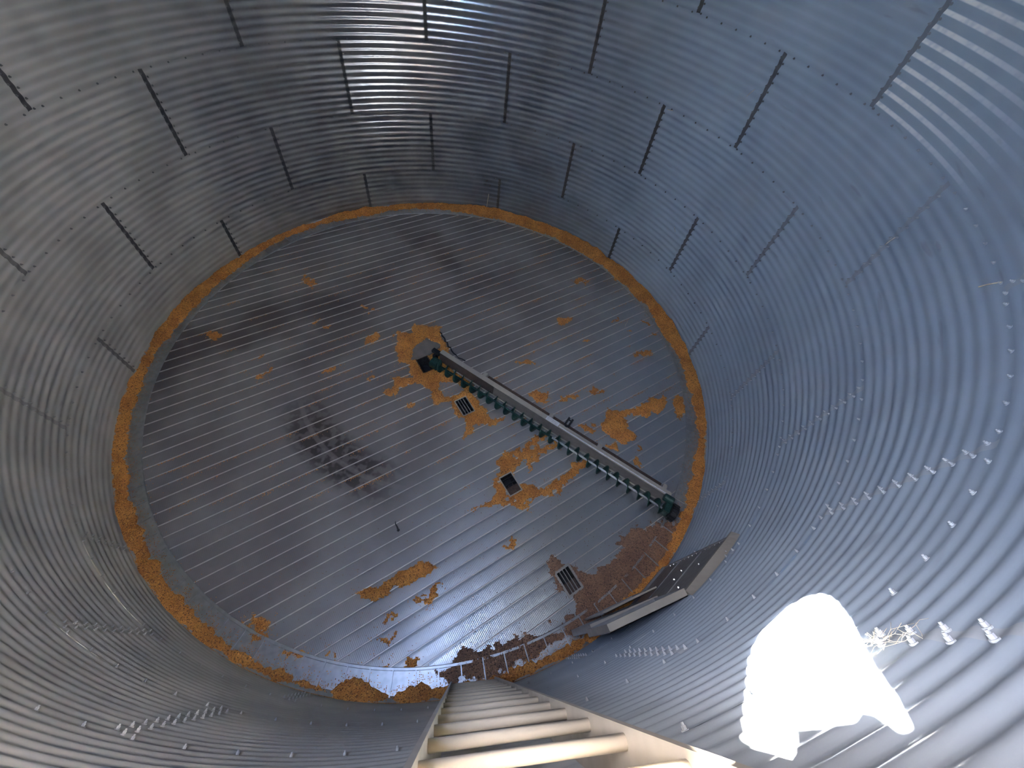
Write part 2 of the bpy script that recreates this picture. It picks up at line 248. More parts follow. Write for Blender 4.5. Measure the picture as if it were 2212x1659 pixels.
class MB:
    def __init__(s): s.v = []; s.f = []; s.m = []
    def add(s, v, f, m=0):
        k = len(s.v); s.v += [tuple(x) for x in v]; s.f += [tuple(i+k for i in q) for q in f]; s.m += [m]*len(f); return s
    def box(s, x0, x1, y0, y1, z0, z1, m=0):
        v = [(x, y, z) for z in (z0, z1) for y in (y0, y1) for x in (x0, x1)]
        return s.add(v, [(0, 2, 3, 1), (4, 5, 7, 6), (0, 1, 5, 4), (2, 6, 7, 3), (0, 4, 6, 2), (1, 3, 7, 5)], m)
    def prism(s, prof, a, b, axis='x', m=0):
        """closed profile (list of 2D points) swept from a to b"""
        n = len(prof)
        def P(t, q): return (t, q[0], q[1]) if axis == 'x' else ((q[0], t, q[1]) if axis == 'y' else (q[0], q[1], t))
        v = [P(a, q) for q in prof] + [P(b, q) for q in prof]
        f = [(i, (i+1) % n, n+(i+1) % n, n+i) for i in range(n)] + [tuple(range(n))[::-1], tuple(range(n, 2*n))]
        return s.add(v, f, m)
    def lathe(s, prof, n=24, m=0, centre=(0, 0, 0), axis='x'):
        """prof: (t along the axis, radius)"""
        v = []
        for t, r in prof:
            for k in range(n):
                a = 2*PI*k/n; c, d = r*math.cos(a), r*math.sin(a)
                q = (t, c, d) if axis == 'x' else ((c, d, t) if axis == 'z' else (c, t, d))
                v.append(tuple(q[i]+centre[i] for i in range(3)))
        f = [(i*n+k, i*n+(k+1) % n, (i+1)*n+(k+1) % n, (i+1)*n+k) for i in range(len(prof)-1) for k in range(n)]
        f += [tuple(range(n))[::-1], tuple(range((len(prof)-1)*n, len(prof)*n))]
        return s.add(v, f, m)
    def tube(s, pts, r, n=6, m=0):
        pts = [Vector(p) for p in pts]; v = []
        for i, p in enumerate(pts):
            d = (pts[min(i+1, len(pts)-1)] - pts[max(i-1, 0)]).normalized()
            a = d.orthogonal().normalized(); b = d.cross(a)
            rr = r[i] if isinstance(r, (list, tuple)) else r
            v += [tuple(p + a*rr*math.cos(2*PI*k/n) + b*rr*math.sin(2*PI*k/n)) for k in range(n)]
        f = [(i*n+k, i*n+(k+1) % n, (i+1)*n+(k+1) % n, (i+1)*n+k) for i in range(len(pts)-1) for k in range(n)]
        f += [tuple(range(n))[::-1], tuple(range((len(pts)-1)*n, len(pts)*n))]
        return s.add(v, f, m)
    def data(s, name, mats, smooth=False): return mesh_data(name, s.v, s.f, mats, smooth, s.m)
    def obj(s, name, mats, parent=None, smooth=False, **kw): return put(name, s.data(name, mats, smooth), parent, **kw)
def bevel(o, w=0.003, seg=1):
    b = o.modifiers.new('bevel', 'BEVEL'); b.width = w; b.segments = seg; b.limit_method = 'ANGLE'; return o

# ------------------------------------------------------------------ round wall of lapped corrugated sheets
SEAM_AZ = (15.3, 33.3)     # seam azimuth (mod 36 degrees) of odd and even rings
wall = empty('wall_round'); tag(wall, 'round corrugated galvanised steel wall of a grain bin', kind='structure')
AMP = 0.0058
def wall_r(z): return R + AMP*math.cos(2*PI*(z-SEAM0)/PITCH)
def make_sheet():
    nz, na, ov = 11*8, 20, 0.7
    v, f = [], []
    zs = [i*RING_H/nz for i in range(nz+1)] + [RING_H+0.012, RING_H+0.024]
    for j, z in enumerate(zs):
        for i in range(na+1):
            t = i/na; a = rad(0.85*i) if i < 2 else rad(0.85+(36+ov-0.85)*(i-1)/(na-1))
            r = R + AMP*math.cos(2*PI*z/PITCH) - (0.003*(1-t) if i else 0.0)   # the first edge beds on the sheet it laps over
            r -= 0.002*max(0, min(1, (z-RING_H+0.05)/0.05)) if j < len(zs)-1 else 0.0
            v.append((r*math.cos(a), r*math.sin(a), z))
    w_ = na+1; fm = []
    for j in range(len(zs)-1):
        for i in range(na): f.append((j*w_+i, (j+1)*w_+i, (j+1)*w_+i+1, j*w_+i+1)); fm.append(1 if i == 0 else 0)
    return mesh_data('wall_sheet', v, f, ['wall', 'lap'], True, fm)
SHEET = make_sheet()
RINGS = []
for k in range(-1, 5):
    z0 = SEAM0 + k*RING_H
    base = SEAM_AZ[0] if k % 2 == 0 else SEAM_AZ[1]
    RINGS.append((z0, base))
    for j in range(10):
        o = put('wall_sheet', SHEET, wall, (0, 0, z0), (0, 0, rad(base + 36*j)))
        if k == 3 and j == 8: o.material_slots[0].link = 'OBJECT'; o.material_slots[0].material = MAT['wall_streaked']

# bolts through the sheet laps
bm_ = MB(); bm_.lathe([(0.004, 0.017), (0.000, 0.018), (-0.004, 0.017)], 10)
bm_.lathe([(-0.003, 0.0115), (-0.020, 0.0115)], 6); bm_.lathe([(-0.020, 0.007), (-0.031, 0.006)], 6)
BOLT = bm_.data('bolt', 'bolt')
spots = []
for z0, base in RINGS:
    for j in range(10):
        a = base + 36*j + 0.35
        for i in range(11):
            if z0 + i*PITCH < 0.02: continue
            spots.append((a-0.42, z0+(i+0.25)*PITCH)); spots.append((a+0.42, z0+(i+0.75)*PITCH))
    for j in range(120): spots.append((base+1.65+3*j, z0+0.013))
def project(P):
    d = P-CAM; z = d.dot(fw)
    if z <= 0.05: return None
    return 1106+FPX*d.dot(rt)/z, 829.5-FPX*d.dot(up)/z, d.length
ranked = []
for a, z in spots:
    if z < 0.05: continue
    r = wall_r(z)-0.005; P = Vector((r*math.cos(rad(a)), r*math.sin(rad(a)), z)); q = project(P)
    vis = q is not None and -20 < q[0] < 2232 and -20 < q[1] < 1679
    ranked.append(((q[2] if vis else 99+P.z*0), a, z, P))
ranked.sort(key=lambda t: t[0])
rest = MB(); bv = [tuple(v.co) for v in BOLT.vertices]; bf = [tuple(p.vertices) for p in BOLT.polygons]
for k, (d, a, z, P) in enumerate(ranked):
    if k < 290 and d < 50: put('bolt', BOLT, wall, P, (0, 0, rad(a)), (0.68, 0.68, 0.68))
    else:
        c, s = math.cos(rad(a)), math.sin(rad(a))
        rest.add([(P.x+0.68*(x*c-y*s), P.y+0.68*(x*s+y*c), P.z+0.68*zz) for x, y, zz in bv], bf)
tag(rest.obj('bolt_rows', 'bolt', wall), kind='stuff')

# ------------------------------------------------------------------ roof cone with a hatch cut to cast the sun patch (above the frame)
roof = empty('ceiling'); tag(roof, 'conical sheet steel roof of the bin', kind='structure')
HATCH_AND_SLOT = [(-106.83, 3.49), (-105.48, 3.51), (-104.51, 3.56), (-103.16, 3.68), (-102.41, 3.78), (-101.65, 3.88), (-100.81, 3.97), (-100.36, 4.05),
         (-100.89, 4.04), (-101.73, 4.00), (-102.00, 3.99), (-102.21, 4.01), (-103.20, 4.02), (-104.36, 4.03), (-104.00, 4.075), (-104.35, 4.115),
         (-97.75, 4.185), (-92.60, 4.285), (-92.60, 4.44), (-109.30, 4.45), (-109.30, 4.25), (-105.25, 4.205), (-105.25, 4.08), (-106.65, 4.06),  # slot by the eave added so sun on the ladder lights the left wall
         (-107.47, 4.00), (-109.54, 3.83), (-110.17, 3.74), (-110.13, 3.65), (-108.91, 3.53)]
def cone(a, r, dz=0.0): return Vector((r*math.cos(rad(a)), r*math.sin(rad(a)), EAVE + SLOPE*(R-r) + dz))
def roof_panel(a0, a1, r0, r1, n=6, k=8):
    v, f = [], []
    for i in range(k+1):
        for j in range(n+1): v.append(cone(a0+(a1-a0)*j/n, r0+(r1-r0)*i/k))
    for i in range(k):
        for j in range(n): f.append((i*(n+1)+j, i*(n+1)+j+1, (i+1)*(n+1)+j+1, (i+1)*(n+1)+j))
    return v, f
A0, A1, R0, R1 = -114.0, -90.0, 3.3, 4.5
AW = A1-A0; BW = (360-AW)/19
for j in range(20):
    a0, a1 = (A0, A1) if j == 0 else (A1+BW*(j-1), A1+BW*j)
    b = MB()
    if j == 0:
        b.add(*roof_panel(a0, a1, 0.35, R0)); b.add(*roof_panel(a0, a1, R1, R+0.03, 6, 1))
        outer = [(A0+AW*t/6, R0) for t in range(7)] + [(A1, R0+(R1-R0)*t/4) for t in range(1, 5)] + [(A1-AW*t/6, R1) for t in range(1, 7)] + [(A0, R1-(R1-R0)*t/4) for t in range(1, 4)]
        loops = [[Vector((a*0.075, r, 0)) for a, r in L] for L in (outer, HATCH_AND_SLOT)]
        pts = [cone(a, r) for a, r in outer+HATCH_AND_SLOT]
        b.add(pts, [tuple(t) for t in tessellate_polygon(loops)])
    else: b.add(*roof_panel(a0, a1, 0.35, R+0.03))
    b.obj('roof_panel', 'roof', roof, True)
cap = MB(); cap.lathe([(0.0, 0.36), (0.10, 0.36), (0.16, 0.02)], 24, centre=(0, 0, EAVE+SLOPE*(R-0.35)-0.01), axis='z'); cap.obj('roof_cap', 'roof', roof)
col = MB(); n = len(HATCH_AND_SLOT)
v = [cone(a, r) for a, r in HATCH_AND_SLOT] + [cone(a, r)+Vector((0, 0, 0.04)) for a, r in HATCH_AND_SLOT]
col.add(v, [(i, (i+1) % n, n+(i+1) % n, n+i) for i in range(n)]); col.obj('hatch_and_slot_collar', 'roof', roof)
pd = bpy.data.lights.new('hatch_portal', 'AREA'); pd.shape = 'RECTANGLE'; pd.size = 1.35; pd.size_y = 1.25; pd.cycles.is_portal = True
po = bpy.data.objects.new('hatch_portal', pd); COL.objects.link(po)
pc = cone(-101.5, 3.97, 0.06); po.location = pc
nn = Vector((math.cos(rad(-101.5))*SLOPE, math.sin(rad(-101.5))*SLOPE, 1)).normalized()
po.rotation_euler = nn.to_track_quat('Z', 'Y').to_euler()

# ------------------------------------------------------------------ floor of perforated planks
floor = empty('floor'); tag(floor, 'raised floor of narrow perforated galvanised steel planks', kind='structure')
PA = rad(23.0); PW = 0.1785; REND = 4.30; V0 = 0.035
def uv2xy(u, v): return (u*math.cos(PA)-v*math.sin(PA), u*math.sin(PA)+v*math.cos(PA))
SUMPS = [(-0.208, 0.093), (-0.017, -0.947), (-0.056, -2.411), (-0.078, -3.870)]
SU, SV = 0.092, 0.145
sub = MB(); sub.lathe([(-0.40, R-0.02), (-0.36, R-0.02)], 64, axis='z'); sub.obj('subfloor', 'dark', floor)
for i in range(-25, 25):
    v0 = V0 + i*PW; v1 = v0+PW-0.002
    if min(abs(v0), abs(v1)) > REND-0.03 and v0*v1 > 0: continue
    prof = [(v0, -0.03), (v0, 0.0), (v0+0.045, 0.003), (v0+0.09, 0.004), (v0+0.135, 0.003), (v1-0.014, 0.0), (v1-0.012, 0.010), (v1-0.002, 0.010), (v1, 0.0), (v1, -0.03)]
    cuts = []
    for su, sv in SUMPS:
        if v0 < sv+SV and v1 > sv-SV: cuts.append((su-SU, su+SU, sv-SV, sv+SV))
    extra = []
    for c in cuts:
        for vv in (c[2], c[3]):
            if v0+0.001 < vv < v1-0.015: extra.append(vv)
    for vv in extra:
        for q in range(1, len(prof)-2):
            (va, za), (vb, zb) = prof[q], prof[q+1]
            if va < vv < vb: prof.insert(q+1, (vv, za+(zb-za)*(vv-va)/(vb-va))); break
    us = sorted([-10.0, 10.0, -2.0, 0.7, 2.4] + [x for c in cuts for x in (c[0], c[1])])
    V, Fc, FM = [], [], []
    for u in us:
        for vv, zz in prof:
            L = math.sqrt(max(REND**2-vv*vv, 1e-4)); x, y = uv2xy(max(-L, min(L, u)), vv); V.append((x, y, zz))
    n = len(prof)
    for a in range(len(us)-1):
        for b in range(n-1):
            um, vm = (max(us[a], -9)+min(us[a+1], 9))/2, (prof[b][0]+prof[b+1][0])/2
            if any(c[0] < um < c[1] and c[2] < vm < c[3] for c in cuts) : continue
            Fc.append((a*n+b, a*n+b+1, (a+1)*n+b+1, (a+1)*n+b)[::-1])
            FM.append(1 if prof[b][1] > 0.006 or prof[b+1][1] > 0.006 else 0)
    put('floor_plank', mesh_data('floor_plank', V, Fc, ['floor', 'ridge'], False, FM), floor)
# flashing strips that close the gap between planks and wall
NF = 108; fa = 360/NF
fl = MB(); segs = 3; va = []
prof = [(4.245, 0.008), (4.25, 0.022), (4.275, 0.022), (4.28, 0.012), (4.50, 0.014), (4.555, 0.06)]
for k in range(segs+1):
    a = rad(fa*k/segs); va += [(r*math.cos(a), r*math.sin(a), z) for r, z in prof]
n = len(prof)
fl.add(va, [(k*n+j, k*n+j+1, (k+1)*n+j+1, (k+1)*n+j) for k in range(segs) for j in range(n-1)])
fl.add([(r*math.cos(a), r*math.sin(a), z) for a, z in ((0.0, 0.013), (0.0, 0.028), (0.003, 0.028), (0.003, 0.013)) for r in (4.25, 4.52)], [(0, 1, 3, 2), (2, 3, 5, 4), (4, 5, 7, 6)])
FLD = fl.data('flashing_strip', 'flash')
for k in range(NF): put('flashing_strip', FLD, floor, (0, 0, 0), (0, 0, rad(fa*k)))

# ------------------------------------------------------------------ grain sumps let into the floor
def sump(i, label):
    x, y = uv2xy(*SUMPS[i]); root = empty('grain_sump', (x, y, 0), PA); tag(root, label, 'floor drain', 'floor sumps in a line')
    b = MB(); t = 0.004; D = -0.22
    b.box(-SU, SU, -SV, SV, D-t, D); b.box(-SU-t, -SU, -SV, SV, D, 0); b.box(SU, SU+t, -SV, SV, D, 0); b.box(-SU-t, SU+t, -SV-t, -SV, D, 0); b.box(-SU-t, SU+t, SV, SV+t, D, 0)
    b.obj('well', 'dark', root)
    rim = 0.016 if i != 3 else 0.03
    for (x0, x1, y0, y1) in ((-SU-rim, -SU, -SV-rim, SV+rim), (SU, SU+rim, -SV-rim, SV+rim), (-SU, SU, -SV-rim, -SV), (-SU, SU, SV, SV+rim)):
        MB().box(x0, x1, y0, y1, 0.002, 0.014).obj('rim', 'steel' if i != 0 else 'brown', root)
    if i in (1, 3):
        for xx in (-0.045, 0.0, 0.045): MB().box(xx-0.004, xx+0.004, -SV, SV, -0.02, 0.006).obj('grate_bar', 'steel', root)
    if i in (1, 2):
        for yy in (-0.07, 0.02, 0.10): MB().box(-SU, SU, yy-0.004, yy+0.004, -0.03, -0.01).obj('cross_bar', 'dark', root)
    if i == 2:
        MB().box(-SU, SU, -SV, -0.03, -0.02, -0.008).obj('slide_gate', 'brown', root)
        for xx in (-0.04, 0.03): MB().box(xx-0.004, xx+0.004, -SV, 0.0, -0.008, 0.0).obj('grate_bar', 'brown', root)
    if i == 3: MB().box(-SU, SU, -SV, -0.01, -0.06, -0.03).obj('slide_gate', 'brown', root)
    return root
sump(0, 'open black floor sump beside the inner end of the sweep auger')
sump(1, 'floor sump with steel grate bars in the corn pile near the centre')
sump(2, 'half closed floor sump amid corn midway between centre and ladder')
sump(3, 'grated floor sump with a wide pale rim in the brown chaff')

# ------------------------------------------------------------------ corn and chaff
def vnoise(x, y, s, seed):
    x = np.asarray(x)*s; y = np.asarray(y)*s
    xi = np.floor(x).astype(np.int64); yi = np.floor(y).astype(np.int64); fx = x-xi; fy = y-yi
    def h(a, b):
        n = (a*374761393 + b*668265263 + seed*982451653) & 0xFFFFFFFF
        n = ((n ^ (n >> 13))*1274126177) & 0xFFFFFFFF
        return ((n ^ (n >> 16)) & 0xFFFF)/65535.0
    fx = fx*fx*(3-2*fx); fy = fy*fy*(3-2*fy)
    return (h(xi, yi)*(1-fx)+h(xi+1, yi)*fx)*(1-fy) + (h(xi, yi+1)*(1-fx)+h(xi+1, yi+1)*fx)*fy
def inpoly(px, py, poly):
    ins = np.zeros(px.shape, bool); n = len(poly)
    for i in range(n):
        (x0, y0), (x1, y1) = poly[i], poly[(i+1) % n]
        if y0 == y1: continue
        c = ((y0 > py) != (y1 > py)) & (px < (x1-x0)*(py-y0)/(y1-y0)+x0)
        ins ^= c
    return ins
KV = np.array([(1, 0, 0), (-1, 0, 0), (0, 1, 0), (0, -1, 0), (0, 0, 1), (0, 0, -1)])*np.array((0.0062, 0.0045, 0.0030))
KF = np.array([(0, 2, 4), (2, 1, 4), (1, 3, 4), (3, 0, 4), (2, 0, 5), (1, 2, 5), (3, 1, 5), (0, 3, 5)])
def kernels(P):
    n = len(P); a = RNG.uniform(0, 2*PI, n); t = RNG.uniform(-0.5, 0.5, n); s = RNG.uniform(0.8, 1.35, n)
    ca, sa, ct, st = np.cos(a), np.sin(a), np.cos(t), np.sin(t)
    L = KV[None]*s[:, None, None]
    x, y, z = L[..., 0], L[..., 1], L[..., 2]
    x, z = x*ct[:, None]-z*st[:, None], x*st[:, None]+z*ct[:, None]
    V = np.stack([x*ca[:, None]-y*sa[:, None], x*sa[:, None]+y*ca[:, None], z], -1) + P[:, None, :]
    F = KF[None] + (np.arange(n)*6)[:, None, None]
    return V.reshape(-1, 3), F.reshape(-1, 3)
def tri_mesh(name, V, F4, F3, mat):
    me = bpy.data.meshes.new(name); nv = len(V); me.vertices.add(nv); me.vertices.foreach_set('co', np.asarray(V, np.float32).ravel())
    F4 = np.asarray(F4).reshape(-1, 4); F3 = np.asarray(F3).reshape(-1, 3)
    nl = F4.size+F3.size; me.loops.add(nl); me.loops.foreach_set('vertex_index', np.concatenate([F4.ravel(), F3.ravel()]).astype(np.int32))
    npoly = len(F4)+len(F3); me.polygons.add(npoly)
    me.polygons.foreach_set('loop_start', np.concatenate([np.arange(len(F4))*4, F4.size+np.arange(len(F3))*3]).astype(np.int32))
    sm = np.zeros(npoly, bool); sm[:len(F4)] = True; me.polygons.foreach_set('use_smooth', sm)
    me.materials.append(MAT[mat]); me.update(); me.validate(); return me
def seam_streaks(n=260):
    P = []
    for _ in range(n):
        if RNG.uniform() < 0.55: x, y = RNG.uniform(0.6, 4.1), RNG.uniform(-1.6, 3.2)
        else: x, y = RNG.uniform(-4.0, 0.3), RNG.uniform(-2.2, 3.0)
        if math.hypot(x, y) > 4.15: continue
        u = x*math.cos(PA)+y*math.sin(PA); v = -x*math.sin(PA)+y*math.cos(PA)
        v = V0 + round((v-V0)/PW)*PW - 0.016; L = RNG.uniform(0.05, 0.45)*(1.0 if RNG.uniform() < 0.7 else 0.5); k = int(L*RNG.uniform(60, 200))+4
        uu = u + RNG.normal(0, 0.4, k)*L; vv = v - np.abs(RNG.normal(0, 0.010+0.02*RNG.uniform(), k))
        P.append(np.stack([uu*math.cos(PA)-vv*math.sin(PA), uu*math.sin(PA)+vv*math.cos(PA), np.full(k, 0.006)], -1))
    P = np.concatenate(P); P = P[np.hypot(P[:, 0], P[:, 1]) < 4.22]
    ux = P[:, 0]*math.cos(PA)+P[:, 1]*math.sin(PA); vx = -P[:, 0]*math.sin(PA)+P[:, 1]*math.cos(PA)
    for su, sv in SUMPS: 
        k = ~((np.abs(ux-su) < SU+0.02) & (np.abs(vx-sv) < SV+0.02)); P, ux, vx = P[k], ux[k], vx[k]
    return P
def heap(name, label, polys, holes=(), mat='corn', h=0.02, cell=0.016, dens=9000, ragged=0.055, keep=0.0, stray=700, extra=None):
    ax = np.array([p for q in polys for p in q]); lo = ax.min(0)-0.15; hi = ax.max(0)+0.15
    nx, ny = int((hi[0]-lo[0])/cell), int((hi[1]-lo[1])/cell)
    gx, gy = np.meshgrid(lo[0]+(np.arange(nx)+0.5)*cell, lo[1]+(np.arange(ny)+0.5)*cell, indexing='ij')
    jx = gx + (vnoise(gx, gy, 9, 1)-0.5)*ragged*1.6 + (vnoise(gx, gy, 28, 2)-0.5)*ragged
    jy = gy + (vnoise(gx, gy, 9, 3)-0.5)*ragged*1.6 + (vnoise(gx, gy, 28, 4)-0.5)*ragged
    m = np.zeros(gx.shape, bool); near = np.zeros(gx.shape, bool)
    for p in polys:
        m |= inpoly(jx, jy, p); near |= inpoly(gx+(jx-gx)*3, gy+(jy-gy)*3, p)
    for p in holes: m &= ~inpoly(jx, jy, p)
    if keep > 0: m &= (0.6*vnoise(gx, gy, 6, 5)+0.4*vnoise(gx, gy, 22, 6)) > keep
    ux = gx*math.cos(PA)+gy*math.sin(PA); vx = -gx*math.sin(PA)+gy*math.cos(PA)
    insump = np.zeros(gx.shape, bool)
    for su, sv in SUMPS: insump |= (np.abs(ux-su) < SU+0.012) & (np.abs(vx-sv) < SV+0.012)
    m &= ~insump & (np.hypot(gx, gy) < R-0.03)
    near &= ~insump & (np.hypot(gx, gy) < R-0.05)
    lev = np.zeros(gx.shape); e = m.copy()
    for k in range(6):
        lev += e
        s = e.copy(); s[1:] &= e[:-1]; s[:-1] &= e[1:]; s[:, 1:] &= e[:, :-1]; s[:, :-1] &= e[:, 1:]; e = s
    idx = -np.ones((nx+1, ny+1), int); cnt = np.zeros((nx+1, ny+1)); lv = np.full((nx+1, ny+1), 9.0)
    for dx in (0, 1):
        for dy in (0, 1):
            s = (slice(dx, dx+nx), slice(dy, dy+ny)); cnt[s] += m; lv[s] = np.minimum(lv[s], lev)
    use = cnt > 0; idx[use] = np.arange(use.sum())
    X = lo[0]+np.arange(nx+1)*cell; Y = lo[1]+np.arange(ny+1)*cell; XX, YY = np.meshgrid(X, Y, indexing='ij')
    Z = np.where(cnt < 4, 0.004, 0.010 + h*np.minimum(lv, 5)/5*(0.35+0.9*vnoise(XX, YY, 11, 8)) + 0.006*vnoise(XX, YY, 60, 9))
    XX = XX+(vnoise(XX, YY, 60, 10)-0.5)*cell; YY = YY+(vnoise(XX, YY, 60, 11)-0.5)*cell
    V = np.stack([XX[use], YY[use], Z[use]], -1)
    i, j = np.nonzero(m); F4 = np.stack([idx[i, j], idx[i+1, j], idx[i+1, j+1], idx[i, j+1]], -1)
    nk = int(min(22000, len(i)*cell*cell*dens)); q = RNG.integers(0, len(i), nk)
    kx = gx[i[q], j[q]]+RNG.uniform(-.5, .5, nk)*cell; ky = gy[i[q], j[q]]+RNG.uniform(-.5, .5, nk)*cell
    kz = Z[i[q], j[q]]*0.5+Z[i[q]+1, j[q]+1]*0.5+RNG.uniform(0, 0.004, nk)
    P = np.stack([kx, ky, np.maximum(kz, 0.010)], -1)
    i2, j2 = np.nonzero(near & ~m)
    if len(i2):
        ns = int(len(i2)*cell*cell*stray); q = RNG.integers(0, len(i2), ns)
        P = np.concatenate([P, np.stack([gx[i2[q], j2[q]], gy[i2[q], j2[q]], np.full(ns, 0.008)], -1)])
    if extra is not None: P = np.concatenate([P, extra])
    KVs, KFs = kernels(P)
    o = put(name, tri_mesh(name, np.concatenate([V, KVs]), F4, KFs+len(V), mat)); tag(o, label, 'corn' if mat == 'corn' else 'chaff', kind='stuff')
    return o
def corn_ring():
    na, nr = 1440, 12
    az = np.array([p[0] for p in RING]); rr = np.array([p[1] for p in RING])
    az = np.concatenate([az-360, az, az+360]); rr = np.tile(rr, 3)
    A = -180+360*np.arange(na)/na
    rin = np.interp(A, az, rr)
    ca, sa = np.cos(np.radians(A)), np.sin(np.radians(A))
    rin = rin + (vnoise(ca*4.4, sa*4.4, 7, 21)-0.5)*0.07 + (vnoise(ca*4.4, sa*4.4, 25, 22)-0.5)*0.05
    T = np.arange(nr+1)/nr; rout = R-0.012
    RR = rin[:, None]+(rout-rin[:, None])*T[None]; X = RR*ca[:, None]; Y = RR*sa[:, None]
    Z = 0.016 + (RR-rin[:, None])*0.30*(0.6+0.8*vnoise(X, Y, 5, 23)) + 0.012*vnoise(X, Y, 40, 24)
    Z[:, 0] = 0.006
    V = np.stack([X, Y, Z], -1).reshape(-1, 3); W = nr+1
    i, j = np.meshgrid(np.arange(na), np.arange(nr), indexing='ij'); i = i.ravel(); j = j.ravel(); i1 = (i+1) % na
    F4 = np.stack([i*W+j, i*W+j+1, i1*W+j+1, i1*W+j], -1)
    n = 34000; ki = RNG.integers(0, na, n); kj = RNG.integers(0, nr, n); f = RNG.uniform(0, 1, (n, 1))
    P = V[ki*W+kj]*(1-f)+V[((ki+1) % na)*W+kj+1]*f; P[:, 2] += 0.002
    n2 = 5000; a = RNG.integers(0, na, n2); d = RNG.exponential(0.05, n2)
    rs = rin[a]-d; P2 = np.stack([rs*ca[a], rs*sa[a], np.full(n2, 0.018)], -1)
    K, KFs = kernels(np.concatenate([P, P2]))
    o = put('corn_ring', tri_mesh('corn_ring', np.concatenate([V, K]), F4, KFs+len(V), 'corn'))
    tag(o, 'ring of orange corn kernels left along the foot of the round wall', 'corn', kind='stuff')
corn_ring()
heap('corn_pile', 'orange corn piled around the centre sumps and inner auger end', [CENTRE], [CENTRE_BARE, PLATE], h=0.03, ragged=0.05)
heap('corn_pile', 'orange corn around the half closed sump below the auger middle', [S3A], h=0.022, ragged=0.06, keep=0.25)
heap('corn_pile', 'large orange corn patch behind the auger near the wall ring', [BIG], h=0.03)
heap('corn_pile', 'long narrow corn patch lying along a plank left of the chaff', [STRIP], h=0.025, ragged=0.03)
heap('scattered_corn', 'small scattered clumps of orange corn across the floor planks', SMALL, h=0.014, ragged=0.06, keep=0.28, stray=1500, extra=seam_streaks())
SPECKS = np.stack([RNG.uniform(-2.6, 2.4, 700), RNG.uniform(-4.2, -2.2, 700), np.full(700, 0.007)], -1)
ux, vx = SPECKS[:, 0]*math.cos(PA)+SPECKS[:, 1]*math.sin(PA), -SPECKS[:, 0]*math.sin(PA)+SPECKS[:, 1]*math.cos(PA)
ok = np.hypot(SPECKS[:, 0], SPECKS[:, 1]) < 4.2
for su, sv in SUMPS: ok &= ~((np.abs(ux-su) < SU+0.03) & (np.abs(vx-sv) < SV+0.03))
SPECKS = SPECKS[ok]
heap('brown_chaff', 'brown chaff and dust spread between the ladder foot and the door', [CHAFF], mat='chaff', h=0.010, ragged=0.07, keep=0.03, dens=7000, stray=1200, extra=SPECKS)

# ------------------------------------------------------------------ sweep auger
AUG_AZ = math.atan2(-2.955, 3.18); AL = 4.28
aug = empty('sweep_auger', (-0.074, 0.006, 0), AUG_AZ)
tag(aug, 'long sweep auger with dark green spiral flighting and grey steel backboard', 'auger')
AY, AZ_, ARO, ARI, APITCH = -0.045, 0.116, 0.100, 0.012, 0.166
def flighting():
    v, f = [], []; n = 20; turns = (AL-0.18)/APITCH; tot = int(turns*n); t = 0.006
    for i in range(tot+1):
        a = 2*PI*i/n; x = 0.10 + APITCH*i/n; c, s = math.cos(a), math.sin(a)
        for dx in (-t, t):
            for r in (ARI, ARO): v.append((x+dx, AY+r*c, AZ_+r*s))
    for i in range(tot):
        a, b = 4*i, 4*i+4
        f += [(a, a+1, b+1, b), (a+2, b+2, b+3, a+3), (a+1, a+3, b+3, b+1)]
    return mesh_data('flighting', v, f, 'green', True)
put('flighting', flighting(), aug)
MB().lathe([(0.02, 0.015), (2.35, 0.015)], 12, centre=(0, AY, AZ_)).obj('shaft', 'green', aug, True)
MB().lathe([(2.35, 0.0145), (AL+0.02, 0.0145)], 12, centre=(0, AY, AZ_)).obj('shaft', 'shaft', aug, True)
# bent backboard sheet: foot, sloping face, flat top
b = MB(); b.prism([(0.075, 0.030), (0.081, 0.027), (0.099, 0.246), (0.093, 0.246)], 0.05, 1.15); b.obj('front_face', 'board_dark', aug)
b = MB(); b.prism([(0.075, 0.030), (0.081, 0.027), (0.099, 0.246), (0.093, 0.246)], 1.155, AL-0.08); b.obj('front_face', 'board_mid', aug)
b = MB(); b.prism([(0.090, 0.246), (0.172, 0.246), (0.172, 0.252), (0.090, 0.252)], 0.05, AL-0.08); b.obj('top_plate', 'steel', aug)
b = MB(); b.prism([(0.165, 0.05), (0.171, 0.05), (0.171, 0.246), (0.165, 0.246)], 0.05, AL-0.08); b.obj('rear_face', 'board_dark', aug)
b = MB(); b.prism([(0.055, 0.03), (0.055, 0.050), (0.080, 0.050), (0.080, 0.03)], 0.35, AL-0.15); b.obj('front_ledge', 'door_flange', aug)
b = MB(); b.prism([(0.104, 0.252), (0.116, 0.252), (0.116, 0.262), (0.104, 0.262)], 2.36, AL-0.10); b.obj('top_bead', 'shaft', aug)
for x0, x1 in ((0.95, 2.12), (2.20, 2.98), (3.06, AL-0.25)):
    b = MB(); b.prism([(0.205, 0.12), (0.245, 0.12), (0.245, 0.21), (0.205, 0.21)], x0, x1); bevel(b.obj('rear_tube', 'brown', aug))
for x in (0.90, 2.16, 3.02, AL-0.20):
    b = MB(); b.box(x-0.03, x+0.03, 0.10, 0.245, 0.19, 0.246); b.box(x-0.02, x+0.02, 0.12, 0.20, 0.03, 0.19); b.obj('bracket', 'steel', aug)
for x in (0.5, 1.4, 2.55, 3.5):
    b = MB(); b.box(x-0.015, x+0.015, 0.06, 0.22, 0.004, 0.02); b.box(x-0.012, x+0.012, 0.10, 0.16, 0.02, 0.24); b.obj('skid', 'steel', aug)
st = MB(); st.box(2.12, 2.34, 0.096, 0.168, 0.252, 0.2535); so = st.obj('sticker', 'white', aug); so['label'] = 'white label sticker on the backboard'
b = MB()
